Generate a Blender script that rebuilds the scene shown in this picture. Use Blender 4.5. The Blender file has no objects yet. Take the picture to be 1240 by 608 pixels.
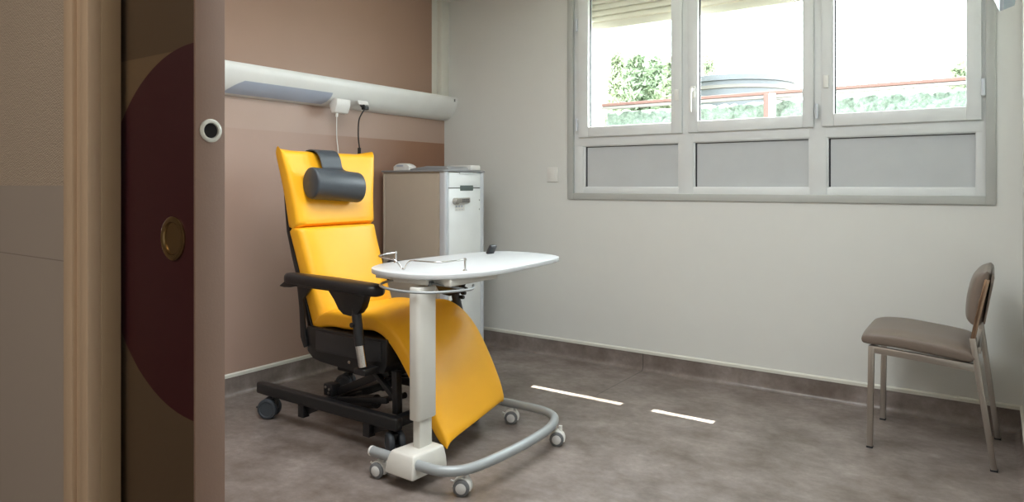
import bpy, bmesh, math, random
from mathutils import Vector, Matrix
random.seed(7)
S = bpy.context.scene
COL = S.collection
PI = math.pi

# ------------------------------------------------------------------ materials
def lin(c):
    if isinstance(c, str):
        c = [int(c[i:i+2], 16)/255 for i in (0, 2, 4)]
    return tuple((v/12.92 if v <= .04045 else ((v+.055)/1.055)**2.4) for v in c)

class NT:
    def __init__(s, m):
        s.t = m.node_tree; s.n = s.t.nodes; s.l = s.t.links
    def new(s, typ, **kw):
        n = s.n.new(typ)
        for k, v in kw.items():
            if k in n.inputs: n.inputs[k].default_value = v
            else: setattr(n, k, v)
        return n
    def link(s, a, b): s.l.new(a, b)
    def math(s, op, a, b=None, c=None):
        n = s.n.new('ShaderNodeMath'); n.operation = op
        for i, v in enumerate((a, b, c)):
            if v is None: continue
            if isinstance(v, (int, float)): n.inputs[i].default_value = v
            else: s.l.new(v, n.inputs[i])
        return n.outputs[0]
    def mix(s, f, a, b):
        n = s.n.new('ShaderNodeMix'); n.data_type = 'RGBA'
        for i, v in ((0, f), (6, a), (7, b)):
            if isinstance(v, (int, float)): n.inputs[i].default_value = v
            elif isinstance(v, tuple): n.inputs[i].default_value = (*v[:3], 1)
            else: s.l.new(v, n.inputs[i])
        return n.outputs[2]
    def pos(s):
        g = s.n.new('ShaderNodeNewGeometry'); x = s.n.new('ShaderNodeSeparateXYZ')
        s.l.new(g.outputs['Position'], x.inputs[0]); return x.outputs, g.outputs['Position']

def mat(name, color, rough=.5, metal=0, var=.06, scale=8, bump=0, bscale=60, coat=0, spec=.5, sheen=0):
    m = bpy.data.materials.new(name); m.use_nodes = True
    t = NT(m); b = t.n['Principled BSDF']
    c = lin(color)
    tc = t.new('ShaderNodeTexCoord')
    nz = t.new('ShaderNodeTexNoise', Scale=scale, Detail=4.0)
    t.link(tc.outputs['Object'], nz.inputs['Vector'])
    t.link(t.mix(nz.outputs['Fac'], tuple(v*(1-var) for v in c), tuple(min(1, v*(1+var)) for v in c)), b.inputs['Base Color'])
    b.inputs['Roughness'].default_value = rough; b.inputs['Metallic'].default_value = metal
    b.inputs['Coat Weight'].default_value = coat; b.inputs['Specular IOR Level'].default_value = spec
    if bump:
        n2 = t.new('ShaderNodeTexNoise', Scale=bscale, Detail=3.0)
        t.link(tc.outputs['Object'], n2.inputs['Vector'])
        bp = t.new('ShaderNodeBump', Strength=bump, Distance=.002)
        t.link(n2.outputs['Fac'], bp.inputs['Height']); t.link(bp.outputs[0], b.inputs['Normal'])
    return m

M = {}
M['yellow'] = mat('yellow_vinyl', 'fbb726', .38, var=.04, bump=.12, bscale=220, spec=.4)
M['pillow'] = mat('slate_vinyl', '3f454b', .42, bump=.15, bscale=180)
M['black'] = mat('black_powder_metal', '1b1c1e', .42)
M['blackplastic'] = mat('black_plastic', '17181a', .35)
M['armpad'] = mat('black_armrest_foam', '17181b', .38, bump=.08, bscale=200)
M['panel'] = mat('dark_side_panel', '2b2d31', .45)
M['tyre'] = mat('grey_rubber', '3d444b', .5)
M['chrome'] = mat('chrome', 'd8d8d6', .18, 1)
M['brushed'] = mat('brushed_steel', 'b4b0aa', .3, 1)
M['legsteel'] = mat('brushed_leg_steel', 'b2aca4', .33, 1)
M['white_top'] = mat('white_laminate', 'c6cacc', .35)
M['white_col'] = mat('white_painted_metal', 'd2d1ca', .4)
M['white_plastic'] = mat('white_plastic', 'dcdcd8', .4)
M['cap_white'] = mat('white_wheel_cap', 'd0d1cf', .4)
M['greytube'] = mat('silver_grey_paint', '9ea4a6', .35, .15)
M['tyre_grey'] = mat('mid_grey_tyre', '6a6d6f', .5)
M['undergrey'] = mat('dark_grey_metal', '6f7476', .4, .3)
M['cab_side'] = mat('beige_laminate', 'b5ab9b', .4)
M['cab_front'] = mat('white_cabinet_front', 'e6ebec', .35)
M['cab_edge'] = mat('pale_metal_edge', 'ccd2d8', .35, .2)
M['cab_top'] = mat('grey_top', '87898a', .4)
M['slot'] = mat('dark_green_grey_recess', '5b6865', .5)
M['taupe'] = mat('taupe_vinyl', '70645a', .38, bump=.1, bscale=200)
M['frame'] = mat('white_lacquered_frame', 'd9dddd', .38)
M['frame2'] = mat('grey_lacquered_frame', 'b0b3af', .4)
M['shutter'] = mat('cream_shutter', 'e6dfcf', .5)
M['pane2'] = mat('obscured_pane', 'bdc2c4', .3)
M['dark'] = mat('dark_gap', '20242a', .6)
M['rail'] = mat('white_rail', 'e0e2df', .38)
M['diff'] = mat('blue_grey_diffuser', 'a9b2c2', .3)
M['cream'] = mat('cream_paint', 'd6d6cc', .5)
M['wallwhite'] = mat('white_wall_paint', 'd6d8d4', .6, var=.02, bump=.12, bscale=350)
M['ceil'] = mat('ceiling_paint', 'dcdcd8', .8, var=.01)
M['casing'] = mat('beige_door_casing', 'cdb498', .45)
M['casing2'] = mat('brown_beige_jamb', 'ac9578', .45)
M['dooredge'] = mat('door_edge_laminate', '8b7264', .42, bump=.1, bscale=300)
M['brass'] = mat('aged_brass', 'a58c64', .25, 1)
M['ringmetal'] = mat('pale_lock_ring', 'cfcfc6', .3, .4)
M['hole'] = mat('black_hole', '050505', .8)
M['rust'] = mat('terracotta_rail', '4d3128', .7, var=.25, scale=12)
M['extwhite'] = mat('white_render', 'e0e0de', .8)
M['tank'] = mat('pale_tank_metal', '45484b', .5)
M['tankcream'] = mat('cream_tank_band', '54504a', .6)
M['tank2'] = mat('pale_tank_band', '77797a', .6)
M['leaf'] = mat('pine_needles', '7c8b70', .7, var=.35, scale=3)
M['leaf2'] = mat('olive_leaves', '848f72', .7, var=.35, scale=3)
M['bark'] = mat('bark', '5f4d3c', .8)
M['ground'] = mat('pale_gravel', 'a8a69f', .9)
M['tv'] = mat('pale_blue_plastic', 'a6bac6', .4)
M['tvdark'] = mat('dark_port', '27333d', .4)
M['corr'] = mat('corridor_paint', '9a8e82', .7)
M['steel_warm_glint'] = mat('chair_back_bar', '9c8470', .22, 1, var=.02)  # silver steel with its orange reflection put into the base colour

def m_floor():
    m = bpy.data.materials.new('mottled_vinyl_floor'); m.use_nodes = True; t = NT(m); b = t.n['Principled BSDF']
    xyz, p = t.pos()
    mp = t.new('ShaderNodeMapping'); t.link(p, mp.inputs[0]); mp.inputs['Scale'].default_value = (1.0, 1.2, 1)
    n1 = t.new('ShaderNodeTexNoise', Scale=4.0, Detail=9.0, Roughness=.68)
    n2 = t.new('ShaderNodeTexNoise', Scale=22.0, Detail=6.0, Roughness=.7)
    for n in (n1, n2): t.link(mp.outputs[0], n.inputs['Vector'])
    r1 = t.new('ShaderNodeMapRange', **{'From Min': .34, 'From Max': .66}); t.link(n1.outputs['Fac'], r1.inputs[0])
    r2 = t.new('ShaderNodeMapRange', **{'From Min': .3, 'From Max': .7}); t.link(n2.outputs['Fac'], r2.inputs[0])
    c = t.mix(r1.outputs[0], lin('655b53'), lin('9b928d'))
    c = t.mix(t.math('MULTIPLY', r2.outputs[0], .45), c, lin('62564f'))
    # welded seam running from the window wall into the room
    d = t.math('ABSOLUTE', t.math('SUBTRACT', xyz[0], 1.618))
    s = t.math('MULTIPLY', t.math('LESS_THAN', d, .003), t.math('GREATER_THAN', xyz[1], -.62))
    c = t.mix(t.math('MULTIPLY', s, .75), c, lin('35302c'))
    t.link(c, b.inputs['Base Color'])
    t.link(t.math('ADD', t.math('MULTIPLY', r2.outputs[0], .12), .28), b.inputs['Roughness'])
    bp = t.new('ShaderNodeBump', Strength=.12, Distance=.002); t.link(n2.outputs['Fac'], bp.inputs['Height']); t.link(bp.outputs[0], b.inputs['Normal'])
    return m
M['floor'] = m_floor()

def m_brown():
    m = bpy.data.materials.new('brown_wall_covering'); m.use_nodes = True; t = NT(m); b = t.n['Principled BSDF']
    xyz, p = t.pos()
    n = t.new('ShaderNodeTexNoise', Scale=3.0, Detail=5.0); t.link(p, n.inputs['Vector'])
    mp = t.new('ShaderNodeMapping'); t.link(p, mp.inputs[0]); mp.inputs['Scale'].default_value = (300, 300, 60)
    nf = t.new('ShaderNodeTexNoise', Scale=1.0, Detail=2.0); t.link(mp.outputs[0], nf.inputs['Vector'])
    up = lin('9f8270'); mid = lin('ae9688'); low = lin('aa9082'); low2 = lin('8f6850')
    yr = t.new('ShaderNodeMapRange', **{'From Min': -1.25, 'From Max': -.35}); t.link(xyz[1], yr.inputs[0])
    cl = t.mix(yr.outputs[0], low, low2)  # wall sheen painted as colour: paler away from the window wall
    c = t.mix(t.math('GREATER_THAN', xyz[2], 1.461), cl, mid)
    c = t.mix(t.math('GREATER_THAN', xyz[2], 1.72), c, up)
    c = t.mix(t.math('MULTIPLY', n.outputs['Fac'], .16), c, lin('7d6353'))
    t.link(c, b.inputs['Base Color']); b.inputs['Roughness'].default_value = .48
    bp = t.new('ShaderNodeBump', Strength=.25, Distance=.001); t.link(nf.outputs['Fac'], bp.inputs['Height']); t.link(bp.outputs[0], b.inputs['Normal'])
    return m
M['brown'] = m_brown()

def m_corrwall():
    m = bpy.data.materials.new('corridor_wall_covering'); m.use_nodes = True; t = NT(m); b = t.n['Principled BSDF']
    xyz, p = t.pos()
    hi = t.math('GREATER_THAN', xyz[2], 1.149)
    seam = t.math('LESS_THAN', t.math('ABSOLUTE', t.math('SUBTRACT', xyz[2], 1.036)), .0008)
    n = t.new('ShaderNodeTexNoise', Scale=2.0, Detail=4.0); t.link(p, n.inputs['Vector'])
    c = t.mix(hi, lin('b0a59b'), lin('c0b09e'))
    c = t.mix(t.math('MULTIPLY', n.outputs['Fac'], .15), c, lin('8a7b6e'))
    c = t.mix(t.math('MULTIPLY', seam, .5), c, lin('5d524a'))
    t.link(c, b.inputs['Base Color']); b.inputs['Roughness'].default_value = .6
    mp = t.new('ShaderNodeMapping'); t.link(p, mp.inputs[0]); mp.inputs['Rotation'].default_value = (0, math.radians(35), 0)
    mp.inputs['Scale'].default_value = (150, 1, 330)
    v = t.new('ShaderNodeTexVoronoi', Scale=1.0, Randomness=.35); t.link(mp.outputs[0], v.inputs['Vector'])
    bp = t.new('ShaderNodeBump', Distance=.002); t.link(v.outputs['Distance'], bp.inputs['Height'])
    t.link(t.math('MULTIPLY', hi, .8), bp.inputs['Strength']); t.link(bp.outputs[0], b.inputs['Normal'])
    return m
M['corrwall'] = m_corrwall()

DX, DY = 3.4005-.853, -3.9813+.502     # corridor-side corner of the sliding door leaf
def m_door():
    m = bpy.data.materials.new('door_with_painted_disc'); m.use_nodes = True; t = NT(m); b = t.n['Principled BSDF']
    xyz, p = t.pos()
    dx = t.math('SUBTRACT', xyz[0], DX); dz = t.math('SUBTRACT', xyz[2], 1.0885)
    r = t.math('SQRT', t.math('ADD', t.math('MULTIPLY', dx, dx), t.math('MULTIPLY', dz, dz)))
    band = t.math('GREATER_THAN', xyz[2], 1.33)
    c = t.mix(band, lin('6a553c'), lin('54422e'))
    low = t.math('LESS_THAN', xyz[2], 1.0); c = t.mix(low, c, lin('574634'))
    c = t.mix(t.math('LESS_THAN', r, .2475), c, lin('3c1216'))
    t.link(c, b.inputs['Base Color']); b.inputs['Roughness'].default_value = .5
    return m
M['door'] = m_door()

def m_hedge():
    m = bpy.data.materials.new('hedge_leaves'); m.use_nodes = True; t = NT(m); b = t.n['Principled BSDF']
    xyz, p = t.pos()
    n = t.new('ShaderNodeTexNoise', Scale=16.0, Detail=9.0, Roughness=.8); t.link(p, n.inputs['Vector'])
    r = t.new('ShaderNodeMapRange', **{'From Min': .38, 'From Max': .62}); t.link(n.outputs['Fac'], r.inputs[0])
    t.link(t.mix(r.outputs[0], lin('39463a'), lin('6b766a')), b.inputs['Base Color']); b.inputs['Roughness'].default_value = .9
    return m
M['hedge'] = m_hedge()

def m_glass():
    m = bpy.data.materials.new('window_glass'); m.use_nodes = True; t = NT(m); t.n.remove(t.n['Principled BSDF'])
    tr = t.new('ShaderNodeBsdfTransparent'); tr.inputs[0].default_value = (.96, .98, .97, 1)
    gl = t.new('ShaderNodeBsdfGlossy', Roughness=.02); lw = t.new('ShaderNodeLayerWeight', Blend=.5)
    mx = t.new('ShaderNodeMixShader')
    t.link(t.math('ADD', t.math('MULTIPLY', t.math('POWER', lw.outputs['Facing'], 5.0), .4), .03), mx.inputs[0]); t.link(tr.outputs[0], mx.inputs[1]); t.link(gl.outputs[0], mx.inputs[2])
    t.link(mx.outputs[0], t.n['Material Output'].inputs[0]); return m
M['glass'] = m_glass()

# ------------------------------------------------------------------ mesh helpers
def V(*a): return Vector(a)
def bm_new(): return bmesh.new()
def add_box(bm, a, b, bev=0, seg=2, rot=None):
    a = Vector(a); b = Vector(b); t = bmesh.new()
    bmesh.ops.create_cube(t, size=1)
    s = b-a; c = (a+b)/2
    for v in t.verts: v.co = Vector((v.co.x*s.x, v.co.y*s.y, v.co.z*s.z))
    if bev: bmesh.ops.bevel(t, geom=t.edges[:], offset=min(bev, min(abs(x) for x in s)*.45), segments=seg, profile=.5, affect='EDGES')
    mx = Matrix.Translation(c) @ (rot.to_4x4() if rot else Matrix.Identity(4))
    t.transform(mx); merge(bm, t)
def merge(bm, t):
    me = bpy.data.meshes.new('t'); t.to_mesh(me); bm.from_mesh(me); bpy.data.meshes.remove(me); t.free()
def add_loft(bm, rings, cap=True, closed=True):
    vs = [[bm.verts.new(p) for p in r] for r in rings]; n = len(vs[0])
    for a, b in zip(vs, vs[1:]):
        for i in range(n if closed else n-1):
            j = (i+1) % n
            try: bm.faces.new((a[i], a[j], b[j], b[i]))
            except ValueError: pass
    if cap:
        bm.faces.new(vs[0][::-1]); bm.faces.new(vs[-1])
def catmull(pts, k=8, closed=False):
    P = [Vector(p) for p in pts]; out = []; n = len(P)
    for i in range(n if closed else n-1):
        if closed: p0, p1, p2, p3 = P[i-1], P[i], P[(i+1) % n], P[(i+2) % n]
        else:
            p1, p2 = P[i], P[i+1]
            p0 = P[i-1] if i else p1*2-p2; p3 = P[i+2] if i+2 < n else p2*2-p1
        for j in range(k):
            t = j/k
            out.append(.5*((2*p1)+(-p0+p2)*t+(2*p0-5*p1+4*p2-p3)*t*t+(-p0+3*p1-3*p2+p3)*t**3))
    if not closed: out.append(P[-1])
    return out
def add_tube(bm, pts, r, seg=12, cap=True, r2=None, closed=False):
    P = [Vector(p) for p in pts]; n = len(P); rings = []
    up = None
    for i, p in enumerate(P):
        if closed: d = (P[(i+1) % n]-P[i-1])
        else: d = (P[min(i+1, n-1)]-P[max(i-1, 0)])
        if d.length < 1e-9: d = Vector((0, 0, 1))
        d.normalize()
        if up is None:
            up = Vector((0, 0, 1)) if abs(d.z) < .9 else Vector((1, 0, 0))
        u = (up - d*up.dot(d))
        u.normalize(); w = d.cross(u); up = u
        rr = r if r2 is None else r+(r2-r)*i/(n-1)
        rings.append([p+(u*math.cos(2*PI*k/seg)+w*math.sin(2*PI*k/seg))*rr for k in range(seg)])
    if closed: rings.append(rings[0]); add_loft(bm, rings, False)
    else: add_loft(bm, rings, cap)
def add_bar(bm, pts, w, h, up=(0, 0, 1)):
    """rectangular bar along points"""
    P = [Vector(p) for p in pts]; rings = []
    for i, p in enumerate(P):
        d = (P[min(i+1, len(P)-1)]-P[max(i-1, 0)]).normalized()
        s = d.cross(Vector(up)).normalized(); u = s.cross(d)
        rings.append([p+s*w/2*a+u*h/2*b for a, b in ((-1, -1), (1, -1), (1, 1), (-1, 1))])
    t = bmesh.new(); add_loft(t, rings)
    bmesh.ops.recalc_face_normals(t, faces=t.faces[:])
    bmesh.ops.bevel(t, geom=[e for e in t.edges if e.is_manifold and e.calc_face_angle(0) > .6], offset=min(w, h)*.12, segments=2, profile=.5, affect='EDGES')
    merge(bm, t)
def add_lathe(bm, prof, c, axis='Z', seg=24):
    """prof: (r, t) along axis from c"""
    ax = {'X': (V(0, 1, 0), V(0, 0, 1), V(1, 0, 0)), 'Y': (V(0, 0, 1), V(1, 0, 0), V(0, 1, 0)), 'Z': (V(1, 0, 0), V(0, 1, 0), V(0, 0, 1))}[axis] if isinstance(axis, str) else axis
    c = Vector(c); rings = []
    for r, t in prof:
        rings.append([c+ax[2]*t+(ax[0]*math.cos(2*PI*k/seg)+ax[1]*math.sin(2*PI*k/seg))*max(r, 1e-5) for k in range(seg)])
    add_loft(bm, rings, True)
def add_prism(bm, poly, axis, a, b, bev=0, seg=2):
    """poly 2D; axis 'Y': (x,z); 'X': (y,z); 'Z': (x,y)"""
    t = bmesh.new()
    f = {'Y': lambda p, d: (p[0], d, p[1]), 'X': lambda p, d: (d, p[0], p[1]), 'Z': lambda p, d: (p[0], p[1], d)}[axis]
    add_loft(t, [[Vector(f(p, a)) for p in poly], [Vector(f(p, b)) for p in poly]])
    bmesh.ops.recalc_face_normals(t, faces=t.faces[:])
    if bev:
        bmesh.ops.bevel(t, geom=[e for e in t.edges if e.is_manifold and e.calc_face_angle(0) > .5], offset=bev, segments=seg, profile=.5, affect='EDGES')
    merge(bm, t)
def wpos(o):
    v = Vector((0, 0, 0))
    while o: v += o.location; o = o.parent
    return v
def obj(name, bm, m, parent=None, smooth=40, kind=None, label=None):
    bmesh.ops.recalc_face_normals(bm, faces=bm.faces[:])
    off = wpos(parent)
    if parent is None:
        xs = [v.co for v in bm.verts]
        lo = Vector([min(p[i] for p in xs) for i in range(3)]); hi = Vector([max(p[i] for p in xs) for i in range(3)])
        off = Vector(((lo.x+hi.x)/2, (lo.y+hi.y)/2, lo.z))
        if kind == 'structure': off = Vector((0, 0, 0))
    for v in bm.verts: v.co -= off
    me = bpy.data.meshes.new(name); bm.to_mesh(me); bm.free()
    for p in me.polygons: p.use_smooth = True
    me.set_sharp_from_angle(angle=math.radians(smooth))
    ms = m if isinstance(m, (list, tuple)) else [m]
    for x in ms: me.materials.append(M[x] if isinstance(x, str) else x)
    o = bpy.data.objects.new(name, me); COL.objects.link(o)
    if parent: o.parent = parent
    else: o.location = off
    if kind: o['kind'] = kind
    if label: o['label'] = label
    return o
def thing(name, label, cat, loc, group=None, kind=None):
    o = bpy.data.objects.new(name, None); COL.objects.link(o); o.location = loc; o.empty_display_size = .1
    o['label'] = label; o['category'] = cat
    if group: o['group'] = group
    if kind: o['kind'] = kind
    return o
def tag(o, label, cat, group=None, kind=None):
    o['label'] = label; o['category'] = cat
    if group: o['group'] = group
    if kind: o['kind'] = kind
    return o
def box(name, a, b, m, parent=None, bev=0, **k):
    bm = bm_new(); add_box(bm, a, b, bev); return obj(name, bm, m, parent, **k)
def struct(name, bm, m, label, cat):
    o = obj(name, bm, m, None, kind='structure'); o['label'] = label; o['category'] = cat; return o

# ------------------------------------------------------------------ camera
CX, CY, CH = 3.4005, -3.9813, 1.15
cam = bpy.data.cameras.new('camera'); co = bpy.data.objects.new('camera', cam); COL.objects.link(co)
co.location = (CX, CY, CH); co.rotation_euler = (PI/2, 0, math.radians(34.9))
cam.sensor_width = 36; cam.sensor_fit = 'HORIZONTAL'; cam.lens = 836/1240*36
cam.shift_y = -(304-224)/1240
cam.clip_start = .02
S.camera = co

# ------------------------------------------------------------------ room shell
RX, RH, FY = 3.51, 2.52, -3.40       # right wall x, ceiling, room-side face of corridor wall
CW = CY+.464                         # corridor-side face of door wall
bm = bm_new(); add_box(bm, (-.2, -6.6, -.1), (RX+.25, .25, 0)); struct('floor', bm, 'floor', 'mottled grey-brown vinyl floor', 'floor')
bm = bm_new(); add_box(bm, (-.2, -6.6, RH), (RX+.25, .25, RH+.1)); struct('ceiling', bm, 'ceil', 'pale grey ceiling', 'ceiling')
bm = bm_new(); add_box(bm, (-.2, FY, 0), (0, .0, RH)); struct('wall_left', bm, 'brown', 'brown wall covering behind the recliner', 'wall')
bm = bm_new(); add_box(bm, (RX, -6.6, 0), (RX+.2, 0, RH)); struct('wall_right', bm, 'wallwhite', 'white wall at the right edge', 'wall')
WX0, WX1, WZ0, WZ1 = 1.078, 3.41, 1.055, 2.515
bm = bm_new()
add_box(bm, (-.2, 0, 0), (WX0+.03, .25, RH)); add_box(bm, (WX1-.03, 0, 0), (RX+.2, .25, RH))
add_box(bm, (WX0+.03, 0, 0), (WX1-.03, .25, WZ0+.03)); add_box(bm, (WX0+.03, 0, WZ1-.03), (WX1-.03, .25, RH))
struct('wall_back', bm, 'wallwhite', 'off-white wall holding the window', 'wall')
# door wall, with a pocket for the sliding leaf
JX = CX-1.031
bm = bm_new()
add_box(bm, (-.2, CW, 0), (JX-.01, CW+.025, RH)); add_box(bm, (-.2, DY+.06, 0), (JX-.03, DY+.10, RH))
add_box(bm, (JX-.03, CW, 2.12), (RX, CW+.025, RH)); add_box(bm, (JX-.03, DY+.06, 2.12), (RX, DY+.10, RH))
struct('wall_front', bm, 'corrwall', 'beige woven-textured wall beside the door frame', 'wall')
bm = bm_new(); add_box(bm, (-.2, -6.6, 0), (0.0, CW, RH)); add_box(bm, (-.2, -6.8, 0), (RX+.2, -6.6, RH)); struct('wall_corridor', bm, 'corr', 'corridor wall', 'wall')

# casing of the door
bm = bm_new()
CL = CX-1.102
add_box(bm, (CL, CW-.018, 0), (CL+.028, CW+.001, 2.15), .003); add_box(bm, (CL+.026, CW-.011, 0), (CL+.046, CW+.001, 2.15), .002)
add_box(bm, (CL+.045, CW-.016, 0), (JX, CW+.004, 2.15), .003)
add_box(bm, (JX, CW-.016, 2.08), (RX-.02, CW+.004, 2.15), .003)
struct('trim_1', bm, 'casing', 'pale beige stepped door casing', 'trim')
bm = bm_new(); add_box(bm, (JX-.028, CW+.002, 0), (JX+.0005, CY+.494, 2.08), .002)
add_box(bm, (RX-.03, CW-.01, 0), (RX-.001, DY+.10, 2.08), .002)
struct('trim_2', bm, 'casing2', 'brown-beige door jamb beside the dark pocket gap', 'trim')

# skirting: coved vinyl + cream cap
def skirt(name, axis, a, b, face, sgn):
    bm = bm_new()
    prof = [(0, 0), (.03, 0), (.022, .003), (.013, .010), (.008, .02), (.006, .04), (.006, .106), (0, .106)]
    prof = [(face+sgn*u, z) for u, z in prof]
    add_prism(bm, prof, axis, a, b)
    o = struct(name, bm, 'floor', 'dark coved vinyl skirting', 'baseboard')
    bm = bm_new(); pr = [(0, .105), (.010, .105), (.010, .120), (.003, .126), (0, .126)]
    add_prism(bm, [(face+sgn*u, z) for u, z in pr], axis, a, b)
    obj('cap_strip', bm, 'cream', o); return o
skirt('baseboard_left', 'Y', FY, -.0, 0, 1)
skirt('baseboard_back', 'X', 0.0, RX, 0, -1)
skirt('baseboard_right', 'Y', FY, 0, RX, -1)

# pipe casing in the corner above the rail
bm = bm_new(); add_box(bm, (0, -.085, 1.79), (.045, 0, RH), .002); add_box(bm, (0, -.142, 1.79), (.003, -.08, RH)); struct('trim_3', bm, 'cream', 'white corner pipe casing above the wall rail', 'trim')

# ------------------------------------------------------------------ window
win = thing('window_1', 'wide white three-sash window with grey lower panels', 'window', (2.24, 0, WZ0), kind='structure')
def frame_ring(bm, x0, x1, z0, z1, wl, wr, wb, wt, y0, y1, bev=.003):
    add_box(bm, (x0, y0, z0), (x0+wl, y1, z1), bev); add_box(bm, (x1-wr, y0, z0), (x1, y1, z1), bev)
    add_box(bm, (x0+wl-.001, y0+.0005, z0), (x1-wr+.001, y1-.0005, z0+wb), bev); add_box(bm, (x0+wl-.001, y0+.0005, z1-wt), (x1-wr+.001, y1-.0005, z1), bev)
bm = bm_new(); frame_ring(bm, WX0, WX1, WZ0, WZ1, .042, .040, .042, .042, -.012, .02)
obj('casing', bm, 'frame2', win)
bm = bm_new()
frame_ring(bm, WX0+.032, WX1-.032, WZ0+.032, WZ1-.032, .075, .048, .048, .05, .012, .07)
for x0, x1 in ((1.842, 1.932), (2.583, 2.668)): add_box(bm, (x0, .010, WZ0+.04), (x1, .069, WZ1-.05), .002)
add_box(bm, (WX0+.05, .011, 1.405), (WX1-.05, .068, 1.475), .002)
obj('fixed_frame', bm, 'frame', win)
# lower panels
for x0, x1 in ((1.19, 1.842), (1.932, 2.583), (2.668, 3.337)):
    bm = bm_new(); add_box(bm, (x0-.02, .035, 1.10), (x1+.02, .045, 1.42)); p = obj('lower_panel', bm, 'pane2', win)
    bm = bm_new(); frame_ring(bm, x0-.006, x1+.006, 1.125, 1.408, .014, .014, .014, .008, .018, .036, .002); obj('bead', bm, 'frame', p)
    bm = bm_new(); add_box(bm, (x0+.008, .0335, 1.139), (x0+.016, .0355, 1.4)); add_box(bm, (x0+.008, .0335, 1.396), (x1-.008, .0355, 1.4)); obj('gasket', bm, 'dark', p)
for i, (x0, x1, g0, g1) in enumerate(((1.158, 1.868, 1.232, 1.80), (1.905, 2.606, 1.966, 2.549), (2.645, 3.354, 2.706, 3.292))):
    z0, z1 = 1.462, WZ1-.035
    bm = bm_new(); frame_ring(bm, x0, x1, z0, z1, g0-x0, x1-g1, .066, .066, -.008, .05, .004)
    s = obj('sash', bm, 'frame', win)
    bm = bm_new(); add_box(bm, (g0-.005, .028, z0+.06), (g1+.005, .034, z1-.06)); obj('pane', bm, 'glass', s)
    bm = bm_new()
    for (a, b) in (((g0, .02, z0+.066), (g0+.006, .0275, z1-.066)), ((g0, .02, z1-.072), (g1, .0275, z1-.066))): add_box(bm, a, b)
    obj('gasket', bm, 'dark', s)
    hx = x1+.017 if i == 1 else (x0-.008 if i == 0 else x1+.007)
    for hz in ((1.545, 2.20) if i != 2 else (1.615, 2.3)):
        bm = bm_new(); add_tube(bm, [(hx, -.014, hz-.04), (hx, -.014, hz+.04)], .0085, 12)
        add_tube(bm, [(hx, -.014, hz-.003), (hx, -.014, hz+.003)], .0095, 12); obj('hinge', bm, 'cab_edge', s)
    if i == 1:
        bm = bm_new(); add_box(bm, (1.925, -.018, 1.665), (1.953, -.007, 1.735), .010, 3)
        add_tube(bm, [(1.939, -.012, 1.715), (1.939, -.045, 1.715)], .008)
        add_tube(bm, catmull([(1.939, -.040, 1.718), (1.937, -.047, 1.69), (1.936, -.049, 1.63), (1.936, -.047, 1.58)]), .0085); obj('handle', bm, 'white_plastic', s)
    else:
        cx = 1.838 if i == 0 else 2.668
        bm = bm_new(); add_box(bm, (cx-.014, -.017, 1.655 if i == 0 else 1.665), (cx+.014, -.007, 1.725 if i == 0 else 1.735), .012, 3); obj('handle_plate', bm, 'white_plastic', s)
# roller shutter outside
sh = thing('roller_shutter', 'cream roller shutter lowered a little over the top of the window', 'shutter', (2.24, .14, 2.2))
bm = bm_new()
z = 2.185; add_box(bm, (1.11, .135, z), (3.38, .155, z+.05), .004); z += .052
while z < 2.51:
    pr = [(.150, z), (.138, z+.006), (.134, z+.02), (.138, z+.034), (.146, z+.0399), (.154, z+.0399), (.154, z)]
    add_prism(bm, pr, 'X', 1.11, 3.38); z += .040
obj('slats', bm, 'shutter', sh)
for x0, x1 in ((1.11, 1.135), (1.872, 1.90), (2.612, 2.64), (3.355, 3.38)):
    bm = bm_new(); add_box(bm, (x0, .12, WZ0+.1), (x1, .165, WZ1), .002); obj('guide_rail', bm, 'shutter', sh)

# added unseen blocker above window (shades all but a thin sliver of sun)
bm = bm_new(); add_box(bm, (-.3, .251, 2.45), (2.29, .349, 2.6)); add_box(bm, (2.29, .251, 2.45), (4.2, .75, 2.6001))
struct('sun_blocker', bm, 'extwhite', 'unseen block above the window, shaped to cut the sun', 'sun blocker')

# ------------------------------------------------------------------ wall rail (bed head unit)
rp = [(0, 1.800), (.108, 1.803), (.122, 1.800), (.130, 1.790), (.132, 1.775), (.128, 1.752), (.116, 1.722), (.098, 1.692), (.074, 1.664), (.046, 1.644), (.02, 1.635), (0, 1.634)]
ru = thing('wall_service_rail', 'long white curved service rail on the brown wall above the recliner', 'wall rail', (0.001, -1.3, 1.634))
bm = bm_new(); add_prism(bm, [(x+.001, z) for x, z in rp], 'Y', -2.7, -.012); obj('housing', bm, 'rail', ru, smooth=35)
bm = bm_new(); add_prism(bm, [(x*1.015+.001, 1.72+(z-1.72)*1.01) for x, z in rp], 'Y', -.0125, -.002, .002); obj('end_cap', bm, 'rail', ru)
# light diffuser following the lower curve, slanted ends
dp = rp[6:10]
def rc(i, off=.0015): return Vector((rp[i][0]+off*.8+.001, 0, rp[i][1]-off*.6))
bm = bm_new(); rows = []
for (i, ya, yb) in ((6.4, -1.765, -1.165), (7, -1.80, -1.165), (7.6, -1.825, -1.17), (8.3, -1.845, -1.18), (9.2, -1.86, -1.20)):
    a_, b_ = rp[int(i)], rp[int(i)+1]; f_ = i-int(i); px_, pz_ = a_[0]+(b_[0]-a_[0])*f_, a_[1]+(b_[1]-a_[1])*f_
    p = V(px_+.0022, 0, pz_-.0012); rows.append([p+V(0, ya, 0), p+V(0, yb, 0)])
vs = [[bm.verts.new(q) for q in r] for r in rows]
for a, b in zip(vs, vs[1:]): bm.faces.new((a[0], a[1], b[1], b[0]))
obj('light_diffuser', bm, 'diff', ru, label='blue-grey translucent lamp cover')
bm = bm_new(); add_box(bm, (.128, -2.7, 1.722), (.1305, -.02, 1.7235)); 
bm.free()
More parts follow.
